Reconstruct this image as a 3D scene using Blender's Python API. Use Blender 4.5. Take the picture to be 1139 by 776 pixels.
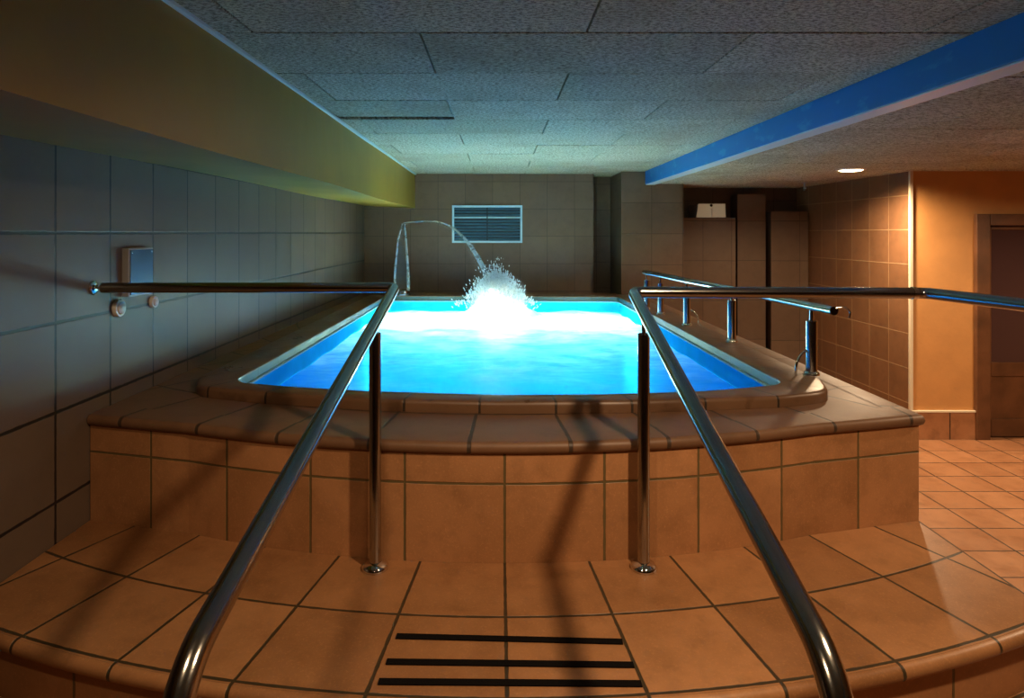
import bpy, bmesh, math, random
from mathutils import Vector, Matrix

random.seed(7)
for _o in list(bpy.data.objects):
    bpy.data.objects.remove(_o, do_unlink=True)
SC = bpy.context.scene
COL = SC.collection
EYE = 1.95                      # camera height above the floor of the room

# ------------------------------------------------------------------ camera
cam_data = bpy.data.cameras.new('camera')
cam = bpy.data.objects.new('camera', cam_data)
COL.objects.link(cam)
cam.location = (0, 0, EYE)
cam.rotation_euler = (math.pi / 2, 0, 0)
cam_data.sensor_width = 36
cam_data.lens = 709 / 1139 * 36
cam_data.shift_x = (569.5 - 555) / 1139
cam_data.shift_y = -(388 - 259) / 1139
cam_data.clip_start = 0.02
SC.camera = cam

# ------------------------------------------------------------------ world, exposure, lamps
world = bpy.data.worlds.new('world')
SC.world = world
world.use_nodes = True
world.node_tree.nodes['Background'].inputs[0].default_value = (0.05, 0.045, 0.04, 1)
world.node_tree.nodes['Background'].inputs[1].default_value = 0.1
SC.view_settings.view_transform = 'Standard'
SC.view_settings.look = 'None'
SC.view_settings.exposure = 0
SC.view_settings.gamma = 1
SC.view_settings.use_curve_mapping = False
SC.cycles.use_denoising = True
SC.cycles.max_bounces = 10
SC.cycles.diffuse_bounces = 5
SC.cycles.volume_bounces = 4
SC.cycles.transparent_max_bounces = 24
SC.cycles.sample_clamp_indirect = 6
SC.cycles.caustics_reflective = False
SC.cycles.caustics_refractive = False


def lamp(name, kind, loc, energy, col, radius=0.05, angle=150, blend=0.6, aim=None):
    d = bpy.data.lights.new(name, kind)
    d.energy = energy
    d.color = col
    d.shadow_soft_size = radius
    if kind == 'SPOT':
        d.spot_size = math.radians(angle)
        d.spot_blend = blend
    o = bpy.data.objects.new(name, d)
    COL.objects.link(o)
    o.location = loc
    if aim is not None:
        o.rotation_euler = (Vector(aim) - Vector(loc)).to_track_quat('-Z', 'Y').to_euler()
    return o


WARM = (1.0, 0.69, 0.41)
POOL = (0.55, 0.9, 1.0)
# ceiling spots behind and above the camera
lamp('ceiling_spot_right', 'SPOT', (0.9, 0.85, 2.60), 118, WARM, 0.05, 125, 0.7, (0.4, 2.0, 0.8))
lamp('ceiling_spot_left', 'SPOT', (-0.42, 0.45, 2.60), 38, WARM, 0.05, 110, 0.8, (-0.1, 2.0, 0.8))
# downlights of the right hand wing
lamp('wing_spot_visible', 'SPOT', (3.36, 5.82, 2.50), 165, WARM, 0.06, 165, 0.4, (3.36, 5.82, 0))
lamp('wing_spot_visible_core', 'SPOT', (3.46, 5.85, 2.50), 200, WARM, 0.06, 128, 0.8, (3.55, 5.85, 0))
lamp('wing_spot_door', 'SPOT', (5.2, 4.2, 2.50), 165, WARM, 0.06, 150, 0.6, (5.0, 4.6, 0))
lamp('wing_spot_front', 'SPOT', (3.6, 2.6, 2.50), 150, WARM, 0.06, 140, 0.6, (3.4, 3.0, 0))
# underwater pool lamps, after a fill light added inside the splash
lamp('splash_fill_light', 'POINT', (-0.02, 6.45, 1.17), 110, (1.0, 0.98, 0.72), 0.08)  # added light inside the foam mound, brightens the splash and mist
lamp('pool_lamp_far_left', 'POINT', (-0.75, 6.3, 0.84), 130, (1.0, 1.0, 0.60), 0.12)
lamp('pool_lamp_far_right', 'POINT', (0.8, 6.2, 0.84), 130, (1.0, 1.0, 0.60), 0.12)
lamp('pool_lamp_middle', 'POINT', (0.0, 5.3, 0.55), 20, (0.42, 1.0, 0.72), 0.12)
lamp('pool_lamp_front', 'POINT', (0.0, 3.8, 0.30), 4.8, (0.5, 1.0, 0.85), 0.12)


# ------------------------------------------------------------------ node helpers
class NT:
    def __init__(self, name):
        self.m = bpy.data.materials.new(name)
        self.m.use_nodes = True
        self.t = self.m.node_tree
        self.b = self.t.nodes['Principled BSDF']
        self.out = self.t.nodes['Material Output']

    def n(self, kind, **kw):
        nd = self.t.nodes.new(kind)
        for k, v in kw.items():
            setattr(nd, k, v)
        return nd

    def put(self, sock, v):
        if hasattr(v, 'is_output'):
            self.t.links.new(v, sock)
        elif isinstance(v, (tuple, list)):
            v = tuple(v)
            if sock.type == 'RGBA' and len(v) == 3:
                v = v + (1.0,)
            sock.default_value = v
        else:
            sock.default_value = v

    def math(self, op, a, b=None, c=None, clamp=False):
        nd = self.n('ShaderNodeMath', operation=op, use_clamp=clamp)
        self.put(nd.inputs[0], a)
        if b is not None:
            self.put(nd.inputs[1], b)
        if c is not None:
            self.put(nd.inputs[2], c)
        return nd.outputs[0]

    def ramp(self, v, a, b, x=0.0, y=1.0):
        nd = self.n('ShaderNodeMapRange', interpolation_type='SMOOTHSTEP')
        for i, q in enumerate((v, a, b, x, y)):
            self.put(nd.inputs[i], q)
        return nd.outputs[0]

    def mix(self, f, a, b, mode='MIX'):
        nd = self.n('ShaderNodeMix', data_type='RGBA', blend_type=mode)
        self.put(nd.inputs[0], f)
        self.put(nd.inputs[6], a)
        self.put(nd.inputs[7], b)
        return nd.outputs[2]

    def coord(self, which='Object'):
        return self.n('ShaderNodeTexCoord').outputs[which]

    def noise(self, vec, scale, detail=3.0, rough=0.55, col=False):
        nd = self.n('ShaderNodeTexNoise')
        self.put(nd.inputs['Vector'], vec)
        nd.inputs['Scale'].default_value = scale
        nd.inputs['Detail'].default_value = detail
        nd.inputs['Roughness'].default_value = rough
        return nd.outputs[1 if col else 0]

    def bump(self, h, strength, dist):
        nd = self.n('ShaderNodeBump')
        nd.inputs['Strength'].default_value = strength
        nd.inputs['Distance'].default_value = dist
        self.put(nd.inputs['Height'], h)
        return nd.outputs[0]

    def set(self, **kw):
        names = {'color': 'Base Color', 'rough': 'Roughness', 'metal': 'Metallic', 'normal': 'Normal',
                 'spec': 'Specular IOR Level', 'emit': 'Emission Color', 'power': 'Emission Strength',
                 'coat': 'Coat Weight', 'alpha': 'Alpha', 'trans': 'Transmission Weight', 'ior': 'IOR'}
        for k, v in kw.items():
            self.put(self.b.inputs[names[k]], v)
        return self.m


def plain(name, color, rough=0.5, metal=0.0, spec=0.5, bump=0.0, scale=40, vary=0.0):
    t = NT(name)
    c = color
    if vary:
        nz = t.noise(t.coord(), scale * 0.15, 4)
        c = t.mix(t.ramp(nz, 0.3, 0.7), tuple(x * (1 - vary) for x in color), tuple(x * (1 + vary) for x in color))
    t.set(color=c, rough=rough, metal=metal, spec=spec)
    if bump:
        t.set(normal=t.bump(t.noise(t.coord(), scale, 4), bump, 0.01))
    return t.m


def tile_mat(name, ca, cb, grout, gw=0.02, rough=0.42, speck=0.25, bump=0.5, wet=0.0, mottled=0.35, streak=0.0):
    """Tiles laid out by the UV map: one unit is one tile."""
    t = NT(name)
    uv = t.coord('UV')
    s = t.n('ShaderNodeSeparateXYZ')
    t.put(s.inputs[0], uv)
    d = []
    for k in (0, 1):
        f = t.math('FRACT', s.outputs[k])
        d.append(t.math('MINIMUM', f, t.math('SUBTRACT', 1.0, f)))
    edge = t.math('MINIMUM', d[0], d[1])
    wob = t.math('MULTIPLY', t.math('SUBTRACT', t.noise(t.coord(), 22, 2), 0.5), gw * 0.6)
    tile = t.ramp(t.math('ADD', edge, wob), gw * 0.45, gw * 0.75)
    fl = t.n('ShaderNodeVectorMath', operation='FLOOR')
    t.put(fl.inputs[0], uv)
    wn = t.n('ShaderNodeTexWhiteNoise', noise_dimensions='2D')
    t.put(wn.inputs[0], fl.outputs[0])
    ob = t.coord()
    big = t.noise(ob, 3.2, 5, 0.6)
    fine = t.noise(ob, 130, 4, 0.75)
    k = t.math('ADD', t.math('MULTIPLY', wn.outputs[0], 0.65), t.math('MULTIPLY', t.ramp(big, 0.35, 0.65), 0.35))
    c = t.mix(k, ca, cb)
    c = t.mix(t.math('MULTIPLY', t.ramp(t.noise(ob, 9, 5, 0.65), 0.42, 0.75), mottled), c, tuple(x * 0.55 for x in ca))
    c = t.mix(t.math('MULTIPLY', t.ramp(fine, 0.5, 0.8), speck), c, tuple(min(1, x * 1.6) for x in cb))
    r = t.math('ADD', rough - 0.10, t.math('MULTIPLY', big, 0.22))
    if wet:
        w = t.ramp(t.noise(ob, 7.5, 3, 0.5), 0.56, 0.62)
        w = t.math('MULTIPLY', w, wet)
        c = t.mix(w, c, tuple(x * 0.3 for x in ca))
        r = t.math('SUBTRACT', r, t.math('MULTIPLY', w, 0.22))
    c = t.mix(tile, grout, c)
    t.set(color=c, rough=r)
    h = t.math('ADD', tile, t.math('MULTIPLY', fine, 0.10))
    t.set(normal=t.bump(h, bump, 0.006))
    return t.m


M = {}
M['terracotta'] = tile_mat('terracotta_tile', (0.245, 0.106, 0.039), (0.45, 0.212, 0.088), (0.05, 0.034, 0.016), 0.024, 0.40, 0.42, 0.6)
M['terracotta_riser'] = tile_mat('terracotta_riser', (0.31, 0.140, 0.054), (0.50, 0.238, 0.104), (0.13, 0.09, 0.035), 0.021, 0.45, 0.42, 0.5)
M['coping'] = tile_mat('coping_tile', (0.115, 0.058, 0.030), (0.16, 0.082, 0.042), (0.03, 0.02, 0.012), 0.026, 0.36, 0.15, 0.3, wet=0.3, mottled=0.15)
M['deck'] = tile_mat('deck_tile', (0.148, 0.073, 0.037), (0.195, 0.098, 0.050), (0.05, 0.03, 0.018), 0.032, 0.48, 0.2, 0.4)
M['wall_dark'] = tile_mat('wall_tile_dark', (0.105, 0.071, 0.050), (0.138, 0.096, 0.068), (0.012, 0.010, 0.010), 0.030, 0.42, 0.12, 0.2, mottled=0.10)
M['wall_back'] = tile_mat('wall_tile_back', (0.10, 0.063, 0.042), (0.13, 0.084, 0.056), (0.045, 0.028, 0.02), 0.014, 0.42, 0.12, 0.3, mottled=0.3)
M['wall_light'] = tile_mat('wall_tile_lit_grout', (0.17, 0.085, 0.042), (0.22, 0.11, 0.055), (0.34, 0.22, 0.12), 0.022, 0.35, 0.15, 0.4)  # grout coloured pale to stand in for light reflected off the joints
M['floor'] = tile_mat('floor_tile', (0.26, 0.115, 0.052), (0.38, 0.185, 0.09), (0.05, 0.03, 0.018), 0.03, 0.40, 0.2, 0.5, wet=0.15)
M['band'] = tile_mat('edge_band_pool_tint', (0.010, 0.036, 0.042), (0.016, 0.050, 0.058), (0.015, 0.03, 0.035), 0.04, 0.5, 0.0, 0.2, mottled=0.1)  # coping's inner face, with the cyan pool light put into its colour
M['pool'] = plain('pool_paint', (0.012, 0.40, 0.84), 0.5, spec=0.0, vary=0.06)
M['steel'] = plain('stainless_steel', (0.40, 0.385, 0.36), 0.15, 1.0, bump=0.02, scale=90)
M['polished'] = plain('polished_steel', (0.72, 0.70, 0.66), 0.06, 1.0)
M['black_strip'] = plain('black_grip_strip', (0.005, 0.004, 0.004), 0.95, spec=0.1, bump=0.3, scale=300)
M['ochre'] = plain('ochre_paint', (0.29, 0.178, 0.018), 0.5, bump=0.12, scale=9, vary=0.12)
M['orange'] = plain('orange_plaster', (0.50, 0.25, 0.085), 0.6, bump=0.1, scale=30, vary=0.06)
M['cream'] = plain('cream_trim', (0.62, 0.55, 0.42), 0.4)
M['lip'] = plain('liner_lip_teal', (0.20, 0.40, 0.46), 0.5)
M['pale'] = plain('pale_edge', (0.55, 0.68, 0.72), 0.4)
M['wood'] = plain('dark_wood', (0.10, 0.042, 0.018), 0.45, bump=0.15, scale=25, vary=0.3)
M['door_glass'] = plain('dark_door_glass', (0.06, 0.032, 0.034), 0.2)
M['plastic'] = plain('white_plastic', (0.72, 0.70, 0.67), 0.3)
M['grey_plastic'] = plain('grey_plastic', (0.35, 0.36, 0.38), 0.35)
M['vent_frame'] = plain('vent_frame_paint', (0.48, 0.68, 0.80), 0.4)
M['vent_slat'] = plain('vent_slat_paint', (0.06, 0.15, 0.24), 0.4)
M['vent_dark'] = plain('vent_dark', (0.01, 0.02, 0.035), 0.6)
M['dark'] = plain('dark_void', (0.01, 0.009, 0.008), 0.9)
M['plate'] = plain('blue_steel_plate', (0.13, 0.26, 0.42), 0.22, 0.6)


def panel_mat():
    t = NT('wood_wool_panel')
    ob = t.coord()
    mp = t.n('ShaderNodeMapping')
    t.put(mp.inputs[0], ob)
    mp.inputs['Scale'].default_value = (0.6, 1.3, 1)
    fib = t.noise(mp.outputs[0], 85, 6, 0.8)
    geo = t.n('ShaderNodeNewGeometry')
    isl = geo.outputs['Random Per Island']
    c = t.mix(isl, (0.55, 0.54, 0.40), (0.72, 0.70, 0.53))
    c = t.mix(t.math('MULTIPLY', t.ramp(fib, 0.45, 0.58), 0.85), c, (0.09, 0.078, 0.05))
    c = t.mix(t.math('MULTIPLY', t.ramp(t.noise(ob, 1.7, 5, 0.6), 0.45, 0.75), 0.4), c, (0.22, 0.16, 0.10))
    t.set(color=c, rough=0.9, spec=0.1, normal=t.bump(fib, 0.9, 0.012))
    return t.m


M['panel'] = panel_mat()


def beam_mat():
    t = NT('blue_paint_worn')
    ob = t.coord()
    mp = t.n('ShaderNodeMapping')
    t.put(mp.inputs[0], ob)
    mp.inputs['Scale'].default_value = (1, 1.0, 2.2)
    w = t.math('MULTIPLY', t.ramp(t.noise(mp.outputs[0], 3.4, 6, 0.62), 0.55, 0.62), 0.5)
    c = t.mix(w, (0.006, 0.17, 0.50), (0.05, 0.34, 0.60))
    t.set(color=c, rough=0.45)
    return t.m


M['blue'] = beam_mat()


def water_mat():
    t = NT('churned_pool_water')
    ob = t.coord()
    s = t.n('ShaderNodeSeparateXYZ')
    t.put(s.inputs[0], ob)
    X, Y = s.outputs[0], s.outputs[1]
    mp = t.n('ShaderNodeMapping')
    t.put(mp.inputs[0], ob)
    mp.inputs['Scale'].default_value = (0.75, 1.25, 1)
    nz = t.noise(mp.outputs[0], 1.9, 5, 0.6)
    nf = t.noise(mp.outputs[0], 5.0, 5, 0.65)
    depth = t.math('ADD', Y, t.math('MULTIPLY', t.math('SUBTRACT', nz, 0.5), 2.6))
    foam = t.ramp(depth, 3.3, 5.1)
    foam = t.math('MULTIPLY', foam, t.ramp(nf, 0.30, 0.66, 0.34, 1.0))
    dx = t.math('SUBTRACT', X, 0.0)
    dy = t.math('SUBTRACT', Y, 6.45)
    r = t.math('SQRT', t.math('ADD', t.math('MULTIPLY', dx, dx), t.math('MULTIPLY', dy, dy)))
    foam = t.math('MAXIMUM', foam, t.ramp(r, 1.5, 0.3))
    foam = t.math('MINIMUM', foam, 1.0)
    n = t.bump(t.math('ADD', nz, t.math('MULTIPLY', nf, 0.6)), 0.35, 0.08)
    tr = t.n('ShaderNodeBsdfTransparent')
    tr.inputs[0].default_value = (0.60, 0.97, 1.0, 1)
    tl = t.n('ShaderNodeBsdfTranslucent')
    t.put(tl.inputs[0], t.mix(foam, (0.02, 0.31, 0.85), (0.94, 0.98, 0.97)))
    df = t.n('ShaderNodeBsdfDiffuse')
    t.put(df.inputs[0], t.mix(foam, (0.02, 0.30, 0.80), (0.85, 0.92, 0.96)))
    gl = t.n('ShaderNodeBsdfGlossy')
    gl.inputs['Roughness'].default_value = 0.12
    t.put(gl.inputs['Normal'], n)
    fr = t.n('ShaderNodeFresnel')
    fr.inputs[0].default_value = 1.33

    def mixs(f, a, b):
        q = t.n('ShaderNodeMixShader')
        t.put(q.inputs[0], f)
        t.t.links.new(a, q.inputs[1])
        t.t.links.new(b, q.inputs[2])
        return q.outputs[0]
    milk = mixs(0.25, tl.outputs[0], df.outputs[0])
    body = mixs(t.math('MULTIPLY_ADD', foam, 0.12, 0.70), tr.outputs[0], milk)
    full = mixs(t.math('MULTIPLY', fr.outputs[0], 0.6), body, gl.outputs[0])
    t.t.links.new(full, t.out.inputs['Surface'])
    return t.m


def jet_mat(name, cover, tint=(0.9, 0.96, 1.0)):
    """Thin moving water: mostly clear, faintly white."""
    t = NT(name)
    tr = t.n('ShaderNodeBsdfTransparent')
    tr.inputs[0].default_value = (0.97, 0.99, 1.0, 1)
    tl = t.n('ShaderNodeBsdfTranslucent')
    tl.inputs[0].default_value = tint + (1,)
    df = t.n('ShaderNodeBsdfDiffuse')
    df.inputs[0].default_value = tint + (1,)
    gl = t.n('ShaderNodeBsdfGlossy')
    gl.inputs['Roughness'].default_value = 0.08
    a = t.n('ShaderNodeMixShader')
    a.inputs[0].default_value = 0.5
    t.t.links.new(tl.outputs[0], a.inputs[1])
    t.t.links.new(df.outputs[0], a.inputs[2])
    b = t.n('ShaderNodeMixShader')
    nz = t.noise(t.coord(), 14, 3)
    t.put(b.inputs[0], t.math('MULTIPLY', t.ramp(nz, 0.2, 0.8, 0.85, 1.15), cover, clamp=True))
    t.t.links.new(tr.outputs[0], b.inputs[1])
    t.t.links.new(a.outputs[0], b.inputs[2])
    c = t.n('ShaderNodeMixShader')
    fr = t.n('ShaderNodeFresnel')
    fr.inputs[0].default_value = 1.2
    t.put(c.inputs[0], t.math('MULTIPLY', fr.outputs[0], 0.5))
    t.t.links.new(b.outputs[0], c.inputs[1])
    t.t.links.new(gl.outputs[0], c.inputs[2])
    t.t.links.new(c.outputs[0], t.out.inputs['Surface'])
    return t.m


M['water'] = water_mat()
M['jet_sheet'] = jet_mat('jet_sheet_water', 0.05)
M['jet_stream'] = jet_mat('jet_stream_water', 0.26)
M['droplet'] = jet_mat('spray_water', 0.9)


def mist_mat():
    t = NT('spray_mist_volume')
    t.t.nodes.remove(t.b)
    ob = t.coord()
    ln = t.n('ShaderNodeVectorMath', operation='LENGTH')
    t.put(ln.inputs[0], ob)
    fall = t.ramp(ln.outputs['Value'], 1.0, 0.15)
    mp = t.n('ShaderNodeMapping')
    t.put(mp.inputs[0], ob)
    mp.inputs['Scale'].default_value = (1.6, 1.6, 0.55)
    nz = t.noise(mp.outputs[0], 3.2, 5, 0.65)
    d = t.math('MULTIPLY', t.math('POWER', fall, 1.6), t.ramp(nz, 0.36, 0.62, 0.08, 1.0))
    v = t.n('ShaderNodeVolumeScatter')
    v.inputs['Color'].default_value = (0.96, 0.985, 1.0, 1)
    t.put(v.inputs['Density'], t.math('MULTIPLY', d, 42.0))
    t.t.links.new(v.outputs[0], t.out.inputs['Volume'])
    return t.m


M['mist'] = mist_mat()


def glow(name, col, power):
    t = NT(name)
    t.set(color=(0.5, 0.44, 0.34), emit=col, power=power, rough=0.4)
    return t.m


M['lamp_glow'] = glow('lamp_glow', (1.0, 0.80, 0.52), 14)
M['sign_glow'] = glow('emergency_diffuser', (1.0, 0.74, 0.44), 0.12)


# ------------------------------------------------------------------ mesh helpers
class MB:
    def __init__(self):
        self.v, self.f, self.uv = [], [], []

    def vert(self, p, uv=(0, 0)):
        self.v.append(tuple(p))
        self.uv.append(tuple(uv))
        return len(self.v) - 1

    def quad(self, pts, uvs=None):
        ids = [self.vert(p, uvs[i] if uvs else (0, 0)) for i, p in enumerate(pts)]
        self.f.append(ids)

    def box(self, x0, x1, y0, y1, z0, z1, T=None):
        p = [Vector((x, y, z)) for z in (z0, z1) for y in (y0, y1) for x in (x0, x1)]
        if T is not None:
            p = [T @ q for q in p]
        i = [self.vert(q) for q in p]
        for a in ((0, 2, 3, 1), (4, 5, 7, 6), (0, 1, 5, 4), (2, 6, 7, 3), (0, 4, 6, 2), (1, 3, 7, 5)):
            self.f.append([i[k] for k in a])

    def grid(self, rows, uvrows, closed=False):
        """rows: list of equal length point lists; closed joins the ends of each row."""
        ids = [[self.vert(p, uvrows[r][c]) for c, p in enumerate(row)] for r, row in enumerate(rows)]
        n = len(rows[0])
        for r in range(len(rows) - 1):
            for c in range(n if closed else n - 1):
                d = (c + 1) % n
                self.f.append([ids[r][c], ids[r][d], ids[r + 1][d], ids[r + 1][c]])
        return ids

    def tube(self, pts, radii, seg=20, cap=True):
        pts = [Vector(p) for p in pts]
        if not isinstance(radii, (list, tuple)):
            radii = [radii] * len(pts)
        n = len(pts)
        tang = []
        for i in range(n):
            d = (pts[min(i + 1, n - 1)] - pts[max(i - 1, 0)])
            tang.append(d.normalized())
        ref = Vector((0, 0, 1)) if abs(tang[0].z) < 0.9 else Vector((0, 1, 0))
        u = tang[0].cross(ref).normalized()
        rings = []
        for i in range(n):
            u = (u - tang[i] * u.dot(tang[i])).normalized()
            w = tang[i].cross(u)
            ring = []
            for k in range(seg):
                a = 2 * math.pi * k / seg
                ring.append(self.vert(pts[i] + (u * math.cos(a) + w * math.sin(a)) * radii[i]))
            rings.append(ring)
        for i in range(n - 1):
            for k in range(seg):
                d = (k + 1) % seg
                self.f.append([rings[i][k], rings[i][d], rings[i + 1][d], rings[i + 1][k]])
        if cap:
            self.f.append(list(reversed(rings[0])))
            self.f.append(rings[-1])

    def lathe(self, prof, centre, axis='Z', seg=32):
        """prof: (radius, height) pairs along the axis."""
        c = Vector(centre)
        ax = {'X': (Vector((0, 1, 0)), Vector((0, 0, 1)), Vector((1, 0, 0))),
              'Y': (Vector((0, 0, 1)), Vector((1, 0, 0)), Vector((0, 1, 0))),
              'Z': (Vector((1, 0, 0)), Vector((0, 1, 0)), Vector((0, 0, 1)))}[axis]
        rings = []
        for r, h in prof:
            rings.append([self.vert(c + (ax[0] * math.cos(2 * math.pi * k / seg) + ax[1] * math.sin(2 * math.pi * k / seg)) * max(r, 1e-4) + ax[2] * h) for k in range(seg)])
        for i in range(len(rings) - 1):
            for k in range(seg):
                d = (k + 1) % seg
                self.f.append([rings[i][k], rings[i][d], rings[i + 1][d], rings[i + 1][k]])
        self.f.append(list(reversed(rings[0])))
        self.f.append(rings[-1])

    def build(self, name, mat, parent=None, smooth=False, bevel=0.0, origin=None):
        me = bpy.data.meshes.new(name)
        v = self.v
        if origin is not None:
            v = [(a - origin[0], b - origin[1], c - origin[2]) for a, b, c in v]
        elif parent is not None:
            L = parent.location
            q = parent
            off = Vector((0, 0, 0))
            while q is not None:
                off += q.location
                q = q.parent
            v = [(a - off.x, b - off.y, c - off.z) for a, b, c in v]
        me.from_pydata(v, [], self.f)
        uvl = me.uv_layers.new(name='UVMap')
        for lp in me.loops:
            uvl.data[lp.index].uv = self.uv[lp.vertex_index]
        if bevel:
            bm = bmesh.new()
            bm.from_mesh(me)
            bmesh.ops.bevel(bm, geom=list(bm.edges), offset=bevel, segments=2, profile=0.6, affect='EDGES')
            bm.to_mesh(me)
            bm.free()
        bm = bmesh.new()
        bm.from_mesh(me)
        bmesh.ops.recalc_face_normals(bm, faces=list(bm.faces))
        bm.to_mesh(me)
        bm.free()
        if smooth:
            for p in me.polygons:
                p.use_smooth = True
            try:
                me.set_sharp_from_angle(angle=math.radians(40))
            except Exception:
                pass
        me.materials.append(mat)
        o = bpy.data.objects.new(name, me)
        COL.objects.link(o)
        if origin is not None:
            o.location = origin
        if parent is not None:
            o.parent = parent
        return o


def tag(o, label=None, cat=None, group=None, kind=None):
    if label:
        o['label'] = label
    if cat:
        o['category'] = cat
    if group:
        o['group'] = group
    if kind:
        o['kind'] = kind
    return o


def thing(name, label, cat, loc, group=None):
    o = bpy.data.objects.new(name, None)
    o.empty_display_size = 0.1
    COL.objects.link(o)
    o.location = loc
    return tag(o, label, cat, group)


def struct(mb, name, mat, label, cat, **kw):
    return tag(mb.build(name, mat, **kw), label, cat, kind='structure')


def fillet(pts, r, n=7):
    pts = [Vector(p) for p in pts]
    out = [pts[0]]
    for i in range(1, len(pts) - 1):
        a, b, c = pts[i - 1], pts[i], pts[i + 1]
        d0, d1 = (a - b).normalized(), (c - b).normalized()
        ang = d0.angle(d1)
        rr = r[i - 1] if isinstance(r, (list, tuple)) else r
        k = min(rr / math.tan(ang / 2), (a - b).length * 0.45, (c - b).length * 0.45)
        p0, p1 = b + d0 * k, b + d1 * k
        for j in range(n + 1):
            t = j / n
            out.append(p0.lerp(b, t).lerp(b.lerp(p1, t), t))
    out.append(pts[-1])
    return out


def smooth_curve(pts, n=10):
    """Catmull-Rom through the points."""
    pts = [Vector(p) for p in pts]
    P = [pts[0] * 2 - pts[1]] + pts + [pts[-1] * 2 - pts[-2]]
    out = []
    for i in range(1, len(P) - 2):
        for j in range(n):
            t = j / n
            a, b, c, d = P[i - 1], P[i], P[i + 1], P[i + 2]
            out.append(0.5 * ((2 * b) + (c - a) * t + (2 * a - 5 * b + 4 * c - d) * t * t + (3 * b - a - 3 * c + d) * t ** 3))
    out.append(pts[-1])
    return out


# ------------------------------------------------------------------ key dimensions
XL, XR = -1.67, 1.71           # left tiled wall, right side of the raised platform
ZT = 0.78                      # first step tread
ZD = 1.21                      # platform top
ZC = 1.26                      # coping top
ZW = 1.09                      # water
CE, CE2 = 2.68, 2.535          # main ceiling, lower ceiling
YB = 7.9                       # back wall
CX, CY = 0.02, 5.7             # centre of the round steps
TW = 0.3386                    # wall tile


def arc_y(R, x):
    return CY - math.sqrt(max(R * R - (x - CX) ** 2, 0))


def riser_y(x):
    if abs(x) <= 1.2:
        return arc_y(3.44, x)
    s = 1.2 if x > 0 else -1.2
    return arc_y(3.44, s) + 0.25 * (abs(x) - 1.2)


def ruv(x, y, v0=3.757):
    """UV of the round tiles: angle across, radius along."""
    dx, dy = x - CX, CY - y
    return (math.atan2(dx, dy) / 0.0875, (math.hypot(dx, dy) - v0) / 0.34)


# ------------------------------------------------------------------ floor, walls, ceilings
mb = MB()
mb.quad([(XL - 0.3, -2.5, 0), (7.0, -2.5, 0), (7.0, 8.6, 0), (XL - 0.3, 8.6, 0)],
        [((x - 2.84) / 0.33, (y - 3.61) / 0.30) for x, y in ((XL - 0.3, -2.5), (7, -2.5), (7, 8.6), (XL - 0.3, 8.6))])
struct(mb, 'floor', M['floor'], 'terracotta tiled floor of the room, lower than the pool platform', 'floor')

mb = MB()
mb.quad([(XL, -2.5, 0), (XL, YB + 0.4, 0), (XL, YB + 0.4, 2.75), (XL, -2.5, 2.75)],
        [((y - 2.40) / TW, (z - EYE) / TW) for y, z in ((-2.5, 0), (YB + 0.4, 0), (YB + 0.4, 2.75), (-2.5, 2.75))])
struct(mb, 'wall_left', M['wall_dark'], 'dark brown square tiled wall along the left side of the pool', 'wall')


def flat_y(mb, x0, x1, y, z0, z1, size=TW, ox=0.0, oz=EYE - 0.38):
    mb.quad([(x0, y, z0), (x1, y, z0), (x1, y, z1), (x0, y, z1)],
            [((x - ox) / size, (z - oz) / size) for x, z in ((x0, z0), (x1, z0), (x1, z1), (x0, z1))])


def flat_x(mb, x, y0, y1, z0, z1, size=TW, oy=0.0, oz=EYE - 0.38):
    mb.quad([(x, y0, z0), (x, y1, z0), (x, y1, z1), (x, y0, z1)],
            [((y - oy) / size, (z - oz) / size) for y, z in ((y0, z0), (y1, z0), (y1, z1), (y0, z1))])


# back wall behind the pool, with the dark niche beside the pillar
mb = MB()
flat_y(mb, XL - 0.1, 1.17, YB, 0, 2.75, ox=0.26)
flat_x(mb, 1.17, YB, YB + 0.45, 0, 2.75)
flat_y(mb, 1.17, 1.60, YB + 0.45, 0, 2.75, ox=0.26)
struct(mb, 'wall_back', M['wall_back'], 'brown tiled back wall behind the pool with the vent in it', 'wall')
mb = MB()
flat_x(mb, 1.46, 7.6, YB + 0.46, 0, 2.75)
flat_y(mb, 1.46, 2.20, 7.6, 0, 2.75, ox=1.46 + 0.36, size=0.37)
flat_x(mb, 2.20, 7.6, 8.6, 0, 2.75)
struct(mb, 'wall_pillar', M['wall_back'], 'wide brown tiled pillar at the end of the blue beam', 'pillar')

# back wall of the right wing: three tiled fronts set at different depths with dark slits between
mb = MB()
flat_y(mb, 2.20, 3.95, 8.35, 0, 2.75, size=0.4)
struct(mb, 'wall_back.001', M['wall_back'], 'dark recessed back wall of the right hand wing above the tiled partitions', 'wall')
for (x0, x1, y, top, lab) in ((2.20, 2.97, 8.0, 2.14, 'tiled partition under the emergency light, right of the pillar'),
                              (3.03, 3.39, 8.10, 2.44, 'narrow dark tiled partition between two wide ones at the back right'),
                              (3.415, 3.88, 8.0, 2.22, 'tiled partition in the back right corner of the wing')):
    mb = MB()
    mb.box(x0, x1, y, 8.34, 0, top)
    for i, p in enumerate(mb.v):
        mb.uv[i] = ((p[0] - x0) / 0.36, (p[2] - 0.1) / 0.5)
    struct(mb, 'wall_partition', M['wall_back'], lab, 'partition wall')

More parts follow.
